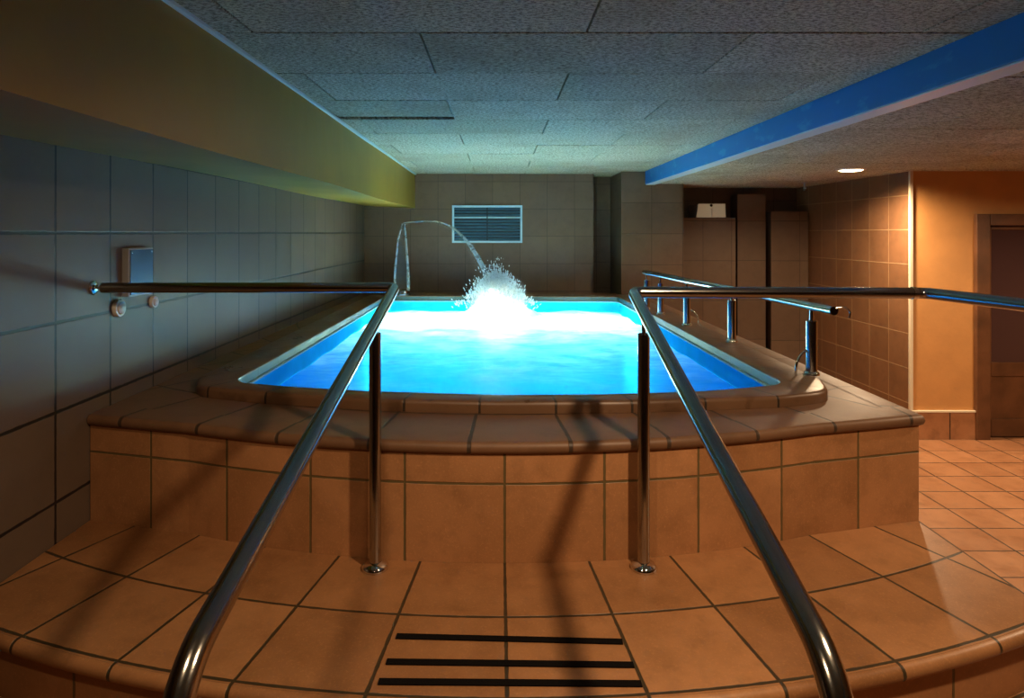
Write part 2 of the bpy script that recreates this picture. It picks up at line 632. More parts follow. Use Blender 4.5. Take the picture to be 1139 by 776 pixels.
# right wall of the wing (runs away from us) and the orange wall that faces us
mb = MB()
flat_x(mb, 3.9, 6.04, 8.6, 0, 2.75, size=0.33, oy=6.05, oz=EYE + 0.03)
struct(mb, 'wall_right', M['wall_light'], 'brown tiled wall with joints painted as if catching light at the far end of the right wing', 'wall')
DX0, DX1, DTOP = 4.52, 5.75, 2.11
mb = MB()
for (x0, x1, z0, z1) in ((3.906, DX0, 0, 2.75), (DX0, DX1, DTOP, 2.75), (DX1, 7.0, 0, 2.75)):
    mb.box(x0, x1, 6.04, 6.16, z0, z1)
struct(mb, 'wall_right.001', M['orange'], 'orange plastered wall beside the wooden door', 'wall')
mb = MB()
mb.box(3.885, 3.915, 6.022, 6.05, 0.27, 2.535)
struct(mb, 'trim_1', M['cream'], 'pale corner bead between the tiled wall and the orange wall', 'trim', bevel=0.004)
mb = MB()
mb.box(3.9, DX0 - 0.0, 6.02, 6.045, 0, 0.255)
for i, p in enumerate(mb.v):
    mb.uv[i] = ((p[0] - 3.93) / 0.33, p[2] / 0.33 + 0.05)
struct(mb, 'baseboard_right', M['floor'], 'tiled skirting under the orange wall', 'skirting')
mb = MB()
mb.box(3.9, DX0, 6.012, 6.045, 0.255, 0.272)
struct(mb, 'trim_2', M['cream'], 'pale bead on top of the tiled skirting', 'trim', bevel=0.003)

# walls that close the room outside the picture
mb = MB()
flat_x(mb, 7.0, -2.5, 6.2, 0, 2.75)
struct(mb, 'wall_east', M['orange'], 'orange side wall of the right wing beyond the picture', 'wall')
mb = MB()
flat_y(mb, XL - 0.3, 7.0, -2.5, 0, 2.75)
struct(mb, 'wall_front', M['wall_back'], 'brown tiled wall behind the viewer', 'wall')


def ceiling_panels(x0, x1, y0, y1, z, row0, depth, width, joint, name, label, loose=None):
    mb = MB()
    k = math.floor((y0 - row0) / depth)
    g = 0.004
    while row0 + k * depth < y1:
        ya, yb = max(row0 + k * depth, y0), min(row0 + (k + 1) * depth, y1)
        j = joint + (-width / 2 if k % 2 else 0)
        i = math.floor((x0 - j) / width)
        while j + i * width < x1:
            xa, xb = max(j + i * width, x0), min(j + (i + 1) * width, x1)
            if xb - xa > 0.02 and yb - ya > 0.02:
                dz = random.uniform(0, 0.003)
                if loose and loose(xa, xb, ya, yb):
                    a = 0.032
                    mb.box(xa + g, xb - g, ya + g, yb - g, z, z + 0.03, Matrix.Translation((0, ya, z)) @ Matrix.Rotation(a, 4, 'X') @ Matrix.Translation((0, -ya, -z)))
                else:
                    mb.box(xa + g, xb - g, ya + g, yb - g, z + dz, z + 0.03 + dz)
            i += 1
        k += 1
    return struct(mb, name, M['panel'], label, 'ceiling', bevel=0.003)


ceiling_panels(-1.05, 1.745, -2.5, YB + 0.45, CE, 2.33 - 0.595, 0.595, 1.22, 0.32 + 0.0,
               'ceiling', 'wood wool panel ceiling above the pool',
               loose=lambda xa, xb, ya, yb: ya < 3.8 < yb and xb < 0 and xa < -0.5)
ceiling_panels(1.80, 7.0, -2.5, 8.6, CE2, 2.4, 0.595, 1.22, 0.5,
               'ceiling_lower', 'lower wood wool panel ceiling of the right wing')
mb = MB()
mb.box(XL - 0.3, 7.2, -2.6, 8.8, CE + 0.08, CE + 0.16)
struct(mb, 'ceiling_slab', M['dark'], 'dark slab above the ceiling panels', 'ceiling')

# boxed duct along the top of the left wall
mb = MB()
prof = [(-1.04, CE + 0.06), (-1.04, 2.25), (XL - 0.02, 2.285), (XL - 0.02, CE + 0.06)]
ys = [-2.5 + i * (YB + 2.5) / 60 for i in range(61)]
rows = [[(x + 0.004 * math.sin(y * 2.1 + z * 5), y, z + 0.004 * math.sin(y * 1.7 + 1.3) * (z < 2.4)) for (x, z) in prof] for y in ys]
mb.grid(rows, [[(0, 0)] * len(prof) for _ in ys])
struct(mb, 'trim_3', M['ochre'], 'ochre painted boxed duct along the top of the left tiled wall', 'duct boxing')
mb = MB()
mb.box(-1.05, -1.022, -2.5, YB, CE - 0.012, CE + 0.004)
struct(mb, 'trim_4', M['pale'], 'thin pale bead where the duct boxing meets the ceiling', 'trim', bevel=0.003)

# blue fascia where the ceiling steps down
mb = MB()
mb.box(1.745, 1.80, -2.5, 7.62, CE2 - 0.004, CE + 0.05)
struct(mb, 'trim_5', M['blue'], 'bright blue painted beam face where the ceiling steps down', 'beam', bevel=0.004)
mb = MB()
mb.box(1.752, 1.86, -2.5, 7.61, CE2 - 0.012, CE2 - 0.004)
struct(mb, 'trim_6', M['pale'], 'pale strip under the lower edge of the blue beam', 'trim', bevel=0.003)


# ------------------------------------------------------------------ door in the orange wall
door = thing('door_1', 'dark wooden door with glazed upper panel in the orange wall', 'door', (DX0 + 0.6, 6.1, 0))
door['kind'] = 'structure'
mb = MB()
mb.box(DX0 - 0.02, DX0 + 0.11, 6.0, 6.16, 0, DTOP + 0.02)
mb.box(DX1 - 0.11, DX1 + 0.02, 6.0, 6.16, 0, DTOP + 0.02)
mb.box(DX0 + 0.11, DX1 - 0.11, 6.0, 6.16, DTOP - 0.09, DTOP + 0.02)
mb.build('door_frame', M['wood'], door, bevel=0.008)
a, b = DX0 + 0.115, DX1 - 0.115
mb = MB()
mb.box(a, a + 0.055, 6.07, 6.11, 0.01, DTOP - 0.095)
mb.box(b - 0.09, b, 6.07, 6.11, 0.01, DTOP - 0.095)
mb.box(a + 0.055, b - 0.09, 6.07, 6.11, 0.01, 0.18)
mb.box(a + 0.055, b - 0.09, 6.07, 6.11, 0.585, 0.72)
mb.box(a + 0.055, b - 0.09, 6.07, 6.11, 1.98, DTOP - 0.095)
leaf = mb.build('door_leaf', M['wood'], door, bevel=0.006)
mb = MB()
mb.box(a + 0.05, b - 0.085, 6.085, 6.097, 0.71, 1.99)
mb.build('glass_pane', M['door_glass'], leaf)
mb = MB()
mb.box(a + 0.05, b - 0.085, 6.082, 6.10, 0.17, 0.595)
mb.build('lower_panel', M['wood'], leaf, bevel=0.004)
mb = MB()
mb.lathe([(0.028, 0), (0.028, -0.008), (0.010, -0.012), (0.010, -0.045), (0.026, -0.05), (0.030, -0.065), (0.018, -0.082), (0.002, -0.085)], (b - 0.045, 6.07, 0.98), 'Y', 20)
mb.build('door_handle', M['polished'], leaf, smooth=True)


# ------------------------------------------------------------------ platform and steps
N = 96
XS = [XL + 0.003 + (XR - XL - 0.003) * i / N for i in range(N + 1)]


def nosing_rows(yf, zt, over=0.022, th=0.045, inner=0.12):
    """Bullnosed tile edge: rows of points from the top surface round to the underside; yf(x) is the riser line."""
    prof = [(-inner, 0.0), (over - 0.022, 0.0)]
    for k in range(1, 8):
        a = math.pi * k / 8
        prof.append((over - 0.022 + 0.022 * math.sin(a), -th / 2 + th / 2 * math.cos(a)))
    prof += [(over - 0.022, -th), (-0.01, -th)]
    return prof


def front_normal(yf, x):
    e = 0.02
    d = Vector((2 * e, yf(x + e) - yf(x - e)))
    n = Vector((d.y, -d.x)).normalized()
    return n


# polygons as seen from above, cast from the pool centre
def poly_hit(poly, c, ang):
    d = Vector((math.cos(ang), math.sin(ang)))
    best = None
    n = len(poly)
    for i in range(n):
        p, q = poly[i], poly[(i + 1) % n]
        e = (q[0] - p[0], q[1] - p[1])
        det = d.x * (-e[1]) + e[0] * d.y
        if abs(det) < 1e-9:
            continue
        rx, ry = p[0] - c[0], p[1] - c[1]
        t = (rx * (-e[1]) + e[0] * ry) / det
        s = (d.x * ry - d.y * rx) / det
        if t > 0 and -1e-6 <= s <= 1 + 1e-6 and (best is None or t > best):
            best = t
    return (c[0] + d.x * best, c[1] + d.y * best)


PC = (0.03, 4.95)


def rounded(poly, rad, n=8):
    """Round the corners of a 2D polygon; rad is one radius per corner."""
    out = []
    m = len(poly)
    for i in range(m):
        a, b, c = Vector(poly[i - 1]), Vector(poly[i]), Vector(poly[(i + 1) % m])
        r = rad[i]
        if r <= 0:
            out.append(tuple(b))
            continue
        d0, d1 = (a - b).normalized(), (c - b).normalized()
        k = min(r / math.tan(d0.angle(d1) / 2), (a - b).length * 0.48, (c - b).length * 0.48)
        p0, p1 = b + d0 * k, b + d1 * k
        for j in range(n + 1):
            t = j / n
            out.append(tuple(p0.lerp(b, t).lerp(b.lerp(p1, t), t)))
    return out


inner_poly = rounded([(-1.24, 3.02), (-1.185, 2.95), (-0.98, 2.882), (-0.58, 2.792), (0.0, 2.725), (0.45, 2.735), (0.888, 2.788), (1.09, 2.848),
                      (1.26, 2.905), (1.315, 2.97), (1.30, 6.93), (-1.24, 7.03)],
                     [0.05, 0.05, 0.3, 0.6, 0.9, 0.9, 0.6, 0.3, 0.05, 0.05, 0.08, 0.08])
outer_poly = rounded([(-1.45, 3.06), (-1.37, 2.88), (-1.02, 2.76), (-0.5, 2.65), (0.0, 2.605), (0.5, 2.615), (0.91, 2.66), (1.20, 2.70),
                      (1.45, 2.79), (1.53, 3.0), (1.53, 7.18), (-1.45, 7.28)],
                     [0.12, 0.2, 0.3, 0.8, 1.0, 1.0, 0.8, 0.3, 0.2, 0.12, 0.1, 0.1])
NA = 480
ANG = [2 * math.pi * (i + 0.5) / NA for i in range(NA)]
for (x, y) in ((XR, riser_y(XR) + 0.03), (XL + 0.003, riser_y(XL) + 0.03), (XR, 7.59), (1.44, 7.59), (1.44, YB - 0.005), (XL + 0.003, YB - 0.005)):
    a = math.atan2(y - PC[1], x - PC[0]) % (2 * math.pi)
    ANG[int(a / (2 * math.pi) * NA)] = a - 1e-6 if x > 1 else a
inner = [poly_hit(inner_poly, PC, a) for a in ANG]
outer = [poly_hit(outer_poly, PC, a) for a in ANG]
plat_poly = [(x, riser_y(x) + 0.03) for x in XS] + [(XR, 7.59), (1.44, 7.59), (1.44, YB - 0.005), (XL + 0.003, YB - 0.005)]
plat = [poly_hit(plat_poly, PC, a) for a in ANG]

platform = thing('pool_platform', 'raised terracotta tiled platform with a bowed front around the pool', 'pool platform', (0.02, 5.0, 0))
mb = MB()
rows, uvs = [], []
for k in range(9):
    t = k / 8
    row = []
    for i in range(NA):
        p, q = plat[i], outer[i]
        # reach slightly under the coping
        row.append((p[0] + (q[0] - p[0]) * t + (PC[0] - q[0]) * 0.02 * (t == 1), p[1] + (q[1] - p[1]) * t + (PC[1] - q[1]) * 0.02 * (t == 1), ZD))
    rows.append(row)
    uvs.append([(ruv(x, y)[0] * 0.84 + 0.35, ruv(x, y, 3.44 - 0.34)[1]) for x, y, z in row])
mb.grid(rows, uvs, closed=True)
mb.build('deck', M['deck'], platform)
# bullnosed edge of the platform
prof = nosing_rows(riser_y, ZD)
rows, uvs = [], []
for (o, dz) in prof:
    row, ur = [], []
    for x in XS:
        n = front_normal(riser_y, x)
        row.append((x + n.x * o if abs(x) < 1.6 else x, riser_y(x) + n.y * o, ZD + dz + 0.003))
        ur.append((ruv(x, riser_y(x))[0] * 0.84 + 0.35, 0.5))
    rows.append(row)
    uvs.append(ur)
mb = MB()
mb.grid(rows, uvs)
# the right hand edge, straight
prof_r = [(0.03 + XR - 0.12 if i == 0 else XR + o, ZD + dz + 0.0018) for i, (o, dz) in enumerate(prof)]
rows = [[(x, y, z) for y in (riser_y(XR), 4.0, 6.0, 7.59)] for x, z in prof_r]
mb.grid(rows, [[(y / 0.34, 0.5) for y in (riser_y(XR), 4.0, 6.0, 7.59)] for _ in prof_r])
# close the corner of the two edges
yc = riser_y(XR)
cp = [(XR, yc)]
fr = [mb.vert((XR, riser_y(XR) + front_normal(riser_y, XR).y * o, ZD + dz + 0.003), (0.5, 0.5)) for o, dz in prof[1:]]
sd = [mb.vert((XR + o, yc, ZD + dz + 0.003), (0.5, 0.5)) for o, dz in prof[1:]]
mid = [mb.vert((XR + o * 0.72, yc + front_normal(riser_y, XR).y * o * 0.72, ZD + dz + 0.003), (0.5, 0.5)) for o, dz in prof[1:]]
for i in range(len(fr) - 1):
    mb.f.append([fr[i], mid[i], mid[i + 1], fr[i + 1]])
    mb.f.append([mid[i], sd[i], sd[i + 1], mid[i + 1]])
mb.build('nosing', M['deck'], platform, smooth=True)
# tiled front and side faces
mb = MB()
zz = [0.0, ZT, 1.06, ZD - 0.04]
rows = [[(x, riser_y(x), z) for x in XS] for z in zz]
uvs = [[(math.atan2(x - CX, CY - riser_y(x)) / 0.104, (z - 1.06) / 0.34) for x in XS] for z in zz]
mb.grid(rows, uvs)
flat_x(mb, XR, riser_y(XR), 7.59, 0, ZD - 0.04, 0.34, 0, 1.06)
mb.build('riser', M['terracotta_riser'], platform)

# round steps going down towards the viewer
radii = [4.13, 4.45, 4.79, 5.13]
step_z = [ZT, ZT - 0.195, ZT - 0.39, ZT - 0.585]
labels = ['wide curved terracotta step in front of the pool platform, with three black grip strips',
          'second curved terracotta step, one below the step with black grip strips',
          'third curved terracotta step down, carrying the feet of the handrails',
          'lowest curved terracotta step, rising straight from the room floor']
step_things = []
SXS = [XL + 0.003 + (1.70 - XL - 0.003) * i / N for i in range(N + 1)]
for s in range(4):
    R, z = radii[s], step_z[s]
    yf = lambda x, R=R: arc_y(R - 0.022, x)
    st = thing('curved_step', labels[s], 'step', (0.02, arc_y(R, 0.02), 0), 'curved steps up to the pool')
    step_things.append(st)
    back = (lambda x: riser_y(x) - 0.001) if s == 0 else (lambda x, R2=radii[s - 1]: arc_y(R2 - 0.03, x) - 0.001)
    pr = nosing_rows(yf, z, inner=0.10)
    mb = MB()
    rows, uvs = [], []
    for k in range(9):
        t = k / 8
        row = []
        for x in SXS:
            y1 = yf(x) + 0.0
            y0 = back(x)
            row.append((x, y0 + (y1 - y0) * t, z))
        rows.append(row)
        uvs.append([ruv(x, y, 3.757 if s == 0 else R) for x, y, _ in row])
    for (o, dz) in pr[2:]:
        row, ur = [], []
        for x in SXS:
            n = front_normal(yf, x)
            px = x + n.x * o if abs(x) < 1.6 else x
            row.append((px, yf(x) + n.y * o, z + dz))
            ur.append((ruv(x, yf(x), 3.757)[0], 0.5))
        rows.append(row)
        uvs.append(ur)
    mb.grid(rows, uvs)
    mb.build('tread', M['terracotta'], st, smooth=True)
    mb = MB()
    zb = 0.0
    zs = [zb, z - 0.34 if z > 0.34 else 0.01, z - 0.03]
    yr = lambda x, R=R: arc_y(R - 0.03, x)
    rows = [[(x, yr(x), q) for x in SXS] for q in zs]
    uvs = [[(math.atan2(x - CX, CY - yr(x)) / 0.0875 + 0.42, (q - z + 0.035) / 0.34 + 1.97) for x in SXS] for q in zs]
    mb.grid(rows, uvs)
    flat_x(mb, 1.70, arc_y(R - 0.03, 1.70), back(1.70), 0, z - 0.001, 0.34)
    mb.build('riser', M['terracotta_riser'], st)

for (x0, x1, ya, yb_) in ((-0.298, 0.354, 1.847, 1.822), (-0.307, 0.365, 1.737, 1.724), (-0.314, 0.370, 1.660, 1.652)):
    mb = MB()
    ang = math.atan2(yb_ - ya, x1 - x0)
    T = Matrix.Translation(((x0 + x1) / 2, (ya + yb_) / 2, ZT + 0.0005)) @ Matrix.Rotation(ang, 4, 'Z')
    mb.box(-(x1 - x0) / 2, (x1 - x0) / 2, -0.0115, 0.0115, 0, 0.004, T)
    tag(mb.build('grip_strip', M['black_strip'], step_things[0], bevel=0.0012), 'black grip strip')


# ------------------------------------------------------------------ pool: coping, shell
pool = thing('pool', 'glowing turquoise hydrotherapy pool with a dark tiled coping', 'pool', (0.03, 4.95, 0.05))
length = [0.0]
for i in range(1, NA + 1):
    p, q = inner[i - 1], inner[i % NA]
    length.append(length[-1] + math.hypot(q[0] - p[0], q[1] - p[1]))
tot = length[-1]
nt = round(tot / 0.30)


def lerp2(p, q, t):
    return (p[0] + (q[0] - p[0]) * t, p[1] + (q[1] - p[1]) * t)


mb = MB()
cprof = [(1.0, ZD + 0.0008), (1.0, ZC - 0.018), (0.97, ZC - 0.005), (0.92, ZC), (0.05, ZC), (0.015, ZC - 0.002), (0.0, ZC - 0.007), (0.0, ZC - 0.009)]
rows = [[lerp2(inner[i], outer[i], t) + (z,) for i in range(NA)] + [lerp2(inner[0], outer[0], t) + (z,)] for t, z in cprof]
uvs = [[(length[i] / tot * nt + 0.5, 0.5) for i in range(NA + 1)] for _ in cprof]
mb.grid(rows, uvs)
mb.build('coping', M['coping'], pool, smooth=True)
mb = MB()
rows = [[inner[i % NA] + (z,) for i in range(NA + 1)] for z in (ZC - 0.009, ZC - 0.052)]
mb.grid(rows, [[(length[i] / tot * nt + 0.5, 0.5) for i in range(NA + 1)] for _ in rows])
tag(mb.build('edge_band', M['band'], pool), 'inner face of the coping, coloured teal for the cyan pool light')
mb = MB()
lip = [(0.0, ZC - 0.050), (0.012, ZC - 0.052), (0.016, ZC - 0.058), (0.012, ZC - 0.064), (0.0, ZC - 0.066)]
rows = [[lerp2(inner[i], PC, t * 0.6) + (z,) for i in range(NA)] for t, z in lip]
mb.grid(rows, [[(0, 0)] * NA for _ in rows], closed=True)
tag(mb.build('liner_lip', M['lip'], pool, smooth=True), 'pale lip under the coping')
mb = MB()
zs = [ZC - 0.060, ZW + 0.01, ZW - 0.03]
rows = [[inner[i] + (z,) for i in range(NA)] for z in zs] + [[inner[i] + (0.10,) for i in range(NA)], [lerp2(inner[i], PC, 0.98) + (0.10,) for i in range(NA)]]
mb.grid(rows, [[(0, 0)] * NA for _ in rows], closed=True)
mb.f.append([len(mb.v) - NA + i for i in range(NA)])
mb.build('basin', M['pool'], pool)

# water surface
mb = MB()
rows = []
for k in range(41):
    t = 0.004 + k / 40 * 0.994
    row = []
    for i in range(NA):
        x, y = lerp2(inner[i], PC, t)
        e = math.exp(-((x - 0.0) ** 2 + (y - 6.45) ** 2) / 0.25)
        w = 0.35 + 0.65 * max(0.0, min(1.0, (y - 3.5) / 2.5))
        h = w * (0.006 * math.sin(7.1 * x + 3.0 * y) + 0.006 * math.sin(-4.3 * x + 8.7 * y + 1.2) + 0.004 * math.sin(15 * x + 13 * y)) + 0.36 * e ** 3.0 * (0.75 + 0.25 * math.sin(31 * x + 9 * y) * math.sin(23 * y - 11 * x))
        row.append((x, y, ZW + h))
    rows.append(row)
mb.grid(rows, [[(0, 0)] * NA for _ in rows], closed=True)
w = mb.build('pool_water', M['water'], smooth=True)
tag(w, 'foaming turquoise water filling the pool', 'water', kind='stuff')


# ------------------------------------------------------------------ water jet, splash, mist
jet = thing('water_jet', 'arching water jet rising from the far left pool corner', 'water jet', (-1.09, 7.14, ZC))
mb = MB()
mb.lathe([(0.10, 0.0), (0.10, 0.010), (0.094, 0.016), (0.088, 0.018), (0.086, 0.045), (0.080, 0.05), (0.074, 0.045), (0.02, 0.045)], (-1.09, 7.14, ZC + 0.001), 'Z', 28)
mb.build('nozzle', M['steel'], jet, smooth=True)
EA = [(-1.165, 7.12, EYE - 0.64), (-1.155, 7.09, EYE - 0.42), (-1.115, 7.04, EYE - 0.10), (-1.06, 6.99, EYE + 0.10)]
EB = [(-1.01, 7.12, EYE - 0.64), (-1.012, 7.09, EYE - 0.42), (-1.025, 7.04, EYE - 0.10), (-1.035, 6.99, EYE + 0.10)]
arc = [(-1.05, 6.99, EYE + 0.105), (-0.98, 6.97, EYE + 0.118), (-0.80, 6.92, EYE + 0.128), (-0.66, 6.86, EYE + 0.118), (-0.50, 6.78, EYE + 0.06), (-0.36, 6.70, EYE - 0.06),
       (-0.24, 6.62, EYE - 0.22), (-0.13, 6.55, EYE - 0.42), (-0.07, 6.49, EYE - 0.55), (-0.035, 6.46, EYE - 0.62)]
ca, cb_ = smooth_curve(EA, 8), smooth_curve(EB, 8)
ar = smooth_curve(arc, 8)
mb = MB()
mb.tube(ca, [0.016 - 0.008 * i / (len(ca) - 1) for i in range(len(ca))], 10)
mb.build('rising_stream', M['jet_stream'], jet, smooth=True)
mb = MB()
mb.tube(cb_, [0.020 - 0.012 * i / (len(cb_) - 1) for i in range(len(cb_))], 10)
mb.build('rising_stream', M['jet_stream'], jet, smooth=True)
mb = MB()
n = len(ar)
mb.tube(ar, [0.006 + 0.034 * max(0, (i / (n - 1) - 0.25) / 0.75) ** 1.3 for i in range(n)], 12)
mb.build('falling_stream', M['jet_stream'], jet, smooth=True)
mb = MB()
rows = []
for p, q in zip(ca, cb_):
    rows.append([tuple(p.lerp(q, t / 6) + Vector((0, 0.02 * math.sin(math.pi * t / 6), 0))) for t in range(7)])
mb.grid(rows, [[(0, 0)] * 7 for _ in rows])
rows = []
for i, p in enumerate(ar):
    wd = 0.05 + 0.16 * i / (n - 1)
    rows.append([(p.x + wd * 0.25 * (t / 3 - 1), p.y + wd * (t / 3 - 1), p.z - 0.02 * (t / 3 - 1) ** 2) for t in range(7)])
mb.grid(rows, [[(0, 0)] * 7 for _ in rows])
mb.build('water_sheet', M['jet_sheet'], jet, smooth=True)

# droplets thrown up where the jet lands
ico = bmesh.new()
bmesh.ops.create_icosphere(ico, subdivisions=1, radius=1.0)
iv = [v.co.copy() for v in ico.verts]
ifc = [[v.index for v in f.verts] for f in ico.faces]
ico.free()
mb = MB()
for k in range(1900):
    a = random.uniform(0, 2 * math.pi)
    rr = abs(random.gauss(0, 0.15))
    h = random.expovariate(1 / 0.13) * max(0.15, 1 - rr * 1.2)
    if h > 0.62:
        continue
    if rr > 0.40:
        continue
    x, y = 0.0 + rr * math.cos(a) * 1.25 - 0.03, 6.45 + rr * math.sin(a)
    z = ZW + 0.03 + 0.34 * math.exp(-3 * rr * rr / 0.25) + h * 0.42
    s = random.uniform(0.003, 0.008) * (1.2 - h)
    st = random.uniform(1.0, 3.2)
    d = Vector((math.cos(a) * rr * 2.5, math.sin(a) * rr * 2.5, 1.0)).normalized()
    rot = d.to_track_quat('Z', 'Y').to_matrix()
    base = len(mb.v)
    for v in iv:
        q = rot @ Vector((v.x * s, v.y * s, v.z * s * st))
        mb.vert((x + q.x, y + q.y, z + q.z))
    for f in ifc:
        mb.f.append([base + i for i in f])
o = mb.build('water_splash', M['droplet'], smooth=True)
tag(o, 'bright white splash where the jet hits the water', 'splash', kind='stuff')
mb = MB()
NS = 32
rings = []
for i in range(1, 16):
    th = math.pi * i / 16
    rings.append([(math.sin(th) * math.cos(2 * math.pi * k / NS), math.sin(th) * math.sin(2 * math.pi * k / NS), math.cos(th)) for k in range(NS)])
mb.grid(rings, [[(0, 0)] * NS for _ in rings], closed=True)
mb.f.append(list(range(NS)))
mb.f.append([len(mb.v) - NS + k for k in range(NS)])
o = mb.build('spray_mist', M['mist'], origin=(0, 0, 0))
o.location = (0.0, 6.45, ZW + 0.06)
o.scale = (0.38, 0.34, 0.47)
tag(o, 'soft white spray mist hanging around the splash', 'mist', kind='stuff')


# ------------------------------------------------------------------ handrails
def ztop(x, y):
    """Height of the step under a point."""
    R = math.hypot(x - CX, CY - y)
    for r, z in zip(radii, step_z):
        if R < r:
            return z + 0.001
    return 0.0


def flange(mb, c, r=0.046):
    mb.lathe([(r, 0), (r, 0.008), (r * 0.86, 0.016), (r * 0.62, 0.020), (r * 0.5, 0.024), (0.01, 0.024)], c, 'Z', 32)


def post(parent, x, y, z0, zt, zr, r=0.021, pin=0.0075, rf=0.046):
    mb = MB()
    mb.lathe([(r, 0.0), (r, zt - z0 - 0.004), (r - 0.004, zt - z0), (0.005, zt - z0)], (x, y, z0), 'Z', 28)
    p = mb.build('post', M['steel'], parent, smooth=True)
    mb = MB()
    flange(mb, (x, y, z0), rf)
    mb.build('base_flange', M['polished'], p, smooth=True)
    mb = MB()
    mb.lathe([(pin, 0), (pin, zr - zt)], (x, y, zt - 0.002), 'Z', 16)
    mb.build('pin', M['polished'], p, smooth=True)
    return p


RZ = EYE - 0.225
RL = 0.0212
# left rail: from the wall, a corner, then down along the steps
hl = thing('handrail', 'steel handrail left of the steps, running from the tiled wall', 'handrail', (-0.432, 2.225, ZT), 'handrails of the steps')
zf = ztop(-0.43, 0.80)
mb = MB()
mb.tube(fillet([(-1.63, 2.62, RZ), (-0.43, 2.635, RZ), (-0.43, 0.875, EYE - 0.592), (-0.43, 0.80, EYE - 0.72), (-0.43, 0.80, zf)], [0.03, 0.14, 0.12]), RL, 28)
rail = mb.build('rail', M['steel'], hl, smooth=True)
mb = MB()
flange(mb, (-0.43, 0.80, zf))
mb.build('base_flange', M['polished'], rail, smooth=True)
y0 = 2.225
zr = EYE - 0.225 - (2.635 - y0) * (0.367 / 1.76)
post(hl, -0.432, y0, ZT + 0.001, EYE - 0.348, zr - RL * 0.5)
mb = MB()
mb.lathe([(0.030, 0.0), (0.030, 0.006), (0.022, 0.012), (0.006, 0.014), (0.006, 0.06)], (XL, 2.62, RZ), 'X', 24)
mb.build('wall_bracket', M['polished'], hl, smooth=True)

# right rail
hr = thing('handrail', 'steel handrail right of the steps, turning outwards towards the door', 'handrail', (0.51, 2.225, ZT), 'handrails of the steps')
zf = ztop(0.45, 0.80)
mb = MB()
mb.tube(fillet([(1.68, 1.60, ZT), (1.68, 1.60, RZ), (1.60, 2.385, RZ), (0.51, 2.425, RZ), (0.455, 0.875, EYE - 0.592), (0.452, 0.80, EYE - 0.72), (0.452, 0.80, zf)],
               [0.08, 0.04, 0.03, 0.14, 0.12]), RL, 28)
rail = mb.build('rail', M['steel'], hr, smooth=True)
mb = MB()
flange(mb, (0.452, 0.80, zf))
mb.build('base_flange', M['polished'], rail, smooth=True)
mb = MB()
flange(mb, (1.68, 1.60, ZT), 0.04)
mb.build('base_flange', M['polished'], rail, smooth=True)
mb = MB()
mb.tube([(1.545, 2.387, RZ), (1.562, 2.3865, RZ)], RL + 0.0022, 28)
mb.build('joint_sleeve', M['polished'], rail, smooth=True)
zr = RZ - (2.425 - y0) * (0.367 / 1.55)
post(hr, 0.505, y0, ZT + 0.001, EYE - 0.350, zr - RL * 0.5)

# low grab rail along the right side of the pool
GZ = EYE - 0.357
gr = thing('grab_rail', 'low steel grab rail on posts along the right edge of the pool', 'grab rail', (1.43, 4.5, ZC))
mb = MB()
mb.tube([(1.535, 2.92, GZ), (1.52, 3.10, GZ), (1.475, 4.04, GZ), (1.40, 4.75, GZ), (1.37, 5.4, GZ), (1.33, 5.84, GZ)], 0.021, 24)
mb.build('rail', M['steel'], gr, smooth=True)
for (x, y) in ((1.52, 3.10), (1.475, 4.04), (1.40, 4.75), (1.37, 5.4), (1.345, 5.80)):
    post(gr, x, y, ZC + 0.001, EYE - 0.425, GZ - 0.012, 0.026, 0.010, 0.036)
for (x, y) in ((1.52, 3.10), (1.40, 4.75)):
    s = -1 if y < 4 else 1
    mb = MB()
    mb.tube(smooth_curve([(x + s * 0.02, y, ZC + 0.12), (x + s * 0.055, y - 0.01, ZC + 0.10), (x + s * 0.08, y - 0.015, ZC + 0.055), (x + s * 0.083, y - 0.015, ZC + 0.001)], 8), 0.006, 12)
    mb.build('hook', M['polished'], gr, smooth=True)
mb = MB()
mb.tube(smooth_curve([(1.54, 2.925, GZ + 0.012), (1.58, 2.91, GZ + 0.016), (1.60, 2.905, GZ - 0.004), (1.597, 2.905, GZ - 0.03)], 8), 0.004, 10)
mb.build('end_wire', M['polished'], gr, smooth=True)


# ------------------------------------------------------------------ things on the left wall
cpn = thing('control_panel', 'blue steel control panel on the left tiled wall above the rail', 'control panel', (XL, 2.91, EYE - 0.18))
mb = MB()
mb.box(XL, XL + 0.032, 2.82, 3.02, EYE - 0.285, EYE - 0.068)
mb.build('housing', M['grey_plastic'], cpn, bevel=0.004)
mb = MB()
mb.box(XL + 0.032, XL + 0.036, 2.829, 3.011, EYE - 0.277, EYE - 0.076)
mb.build('cover_plate', M['plate'], cpn, bevel=0.0015)
for (y, z) in ((2.84, -0.087), (3.0, -0.087), (2.84, -0.266), (3.0, -0.266)):
    mb = MB()
    mb.lathe([(0.004, 0), (0.004, 0.001), (0.002, 0.002)], (XL + 0.036, y, EYE + z), 'X', 10)
    mb.build('screw', M['polished'], cpn, smooth=True)
for (y, z, r, lab) in ((2.79, -0.328, 0.040, 'larger white round push button below the blue panel'),
                       (3.07, -0.332, 0.029, 'smaller white round push button right of the larger one')):
    pb = thing('push_button', lab, 'push button', (XL, y, EYE + z), 'push buttons on the left wall')
    mb = MB()
    mb.lathe([(r, 0), (r, 0.010), (r * 0.93, 0.016), (r * 0.72, 0.017), (r * 0.70, 0.012), (0.005, 0.012)], (XL, y, EYE + z), 'X', 32)
    mb.build('rim', M['plastic'], pb, smooth=True)
    mb = MB()
    mb.lathe([(r * 0.66, 0.012), (r * 0.66, 0.020), (r * 0.5, 0.024), (0.004, 0.025)], (XL, y, EYE + z), 'X', 32)
    mb.build('button_cap', M['plastic'], pb, smooth=True)

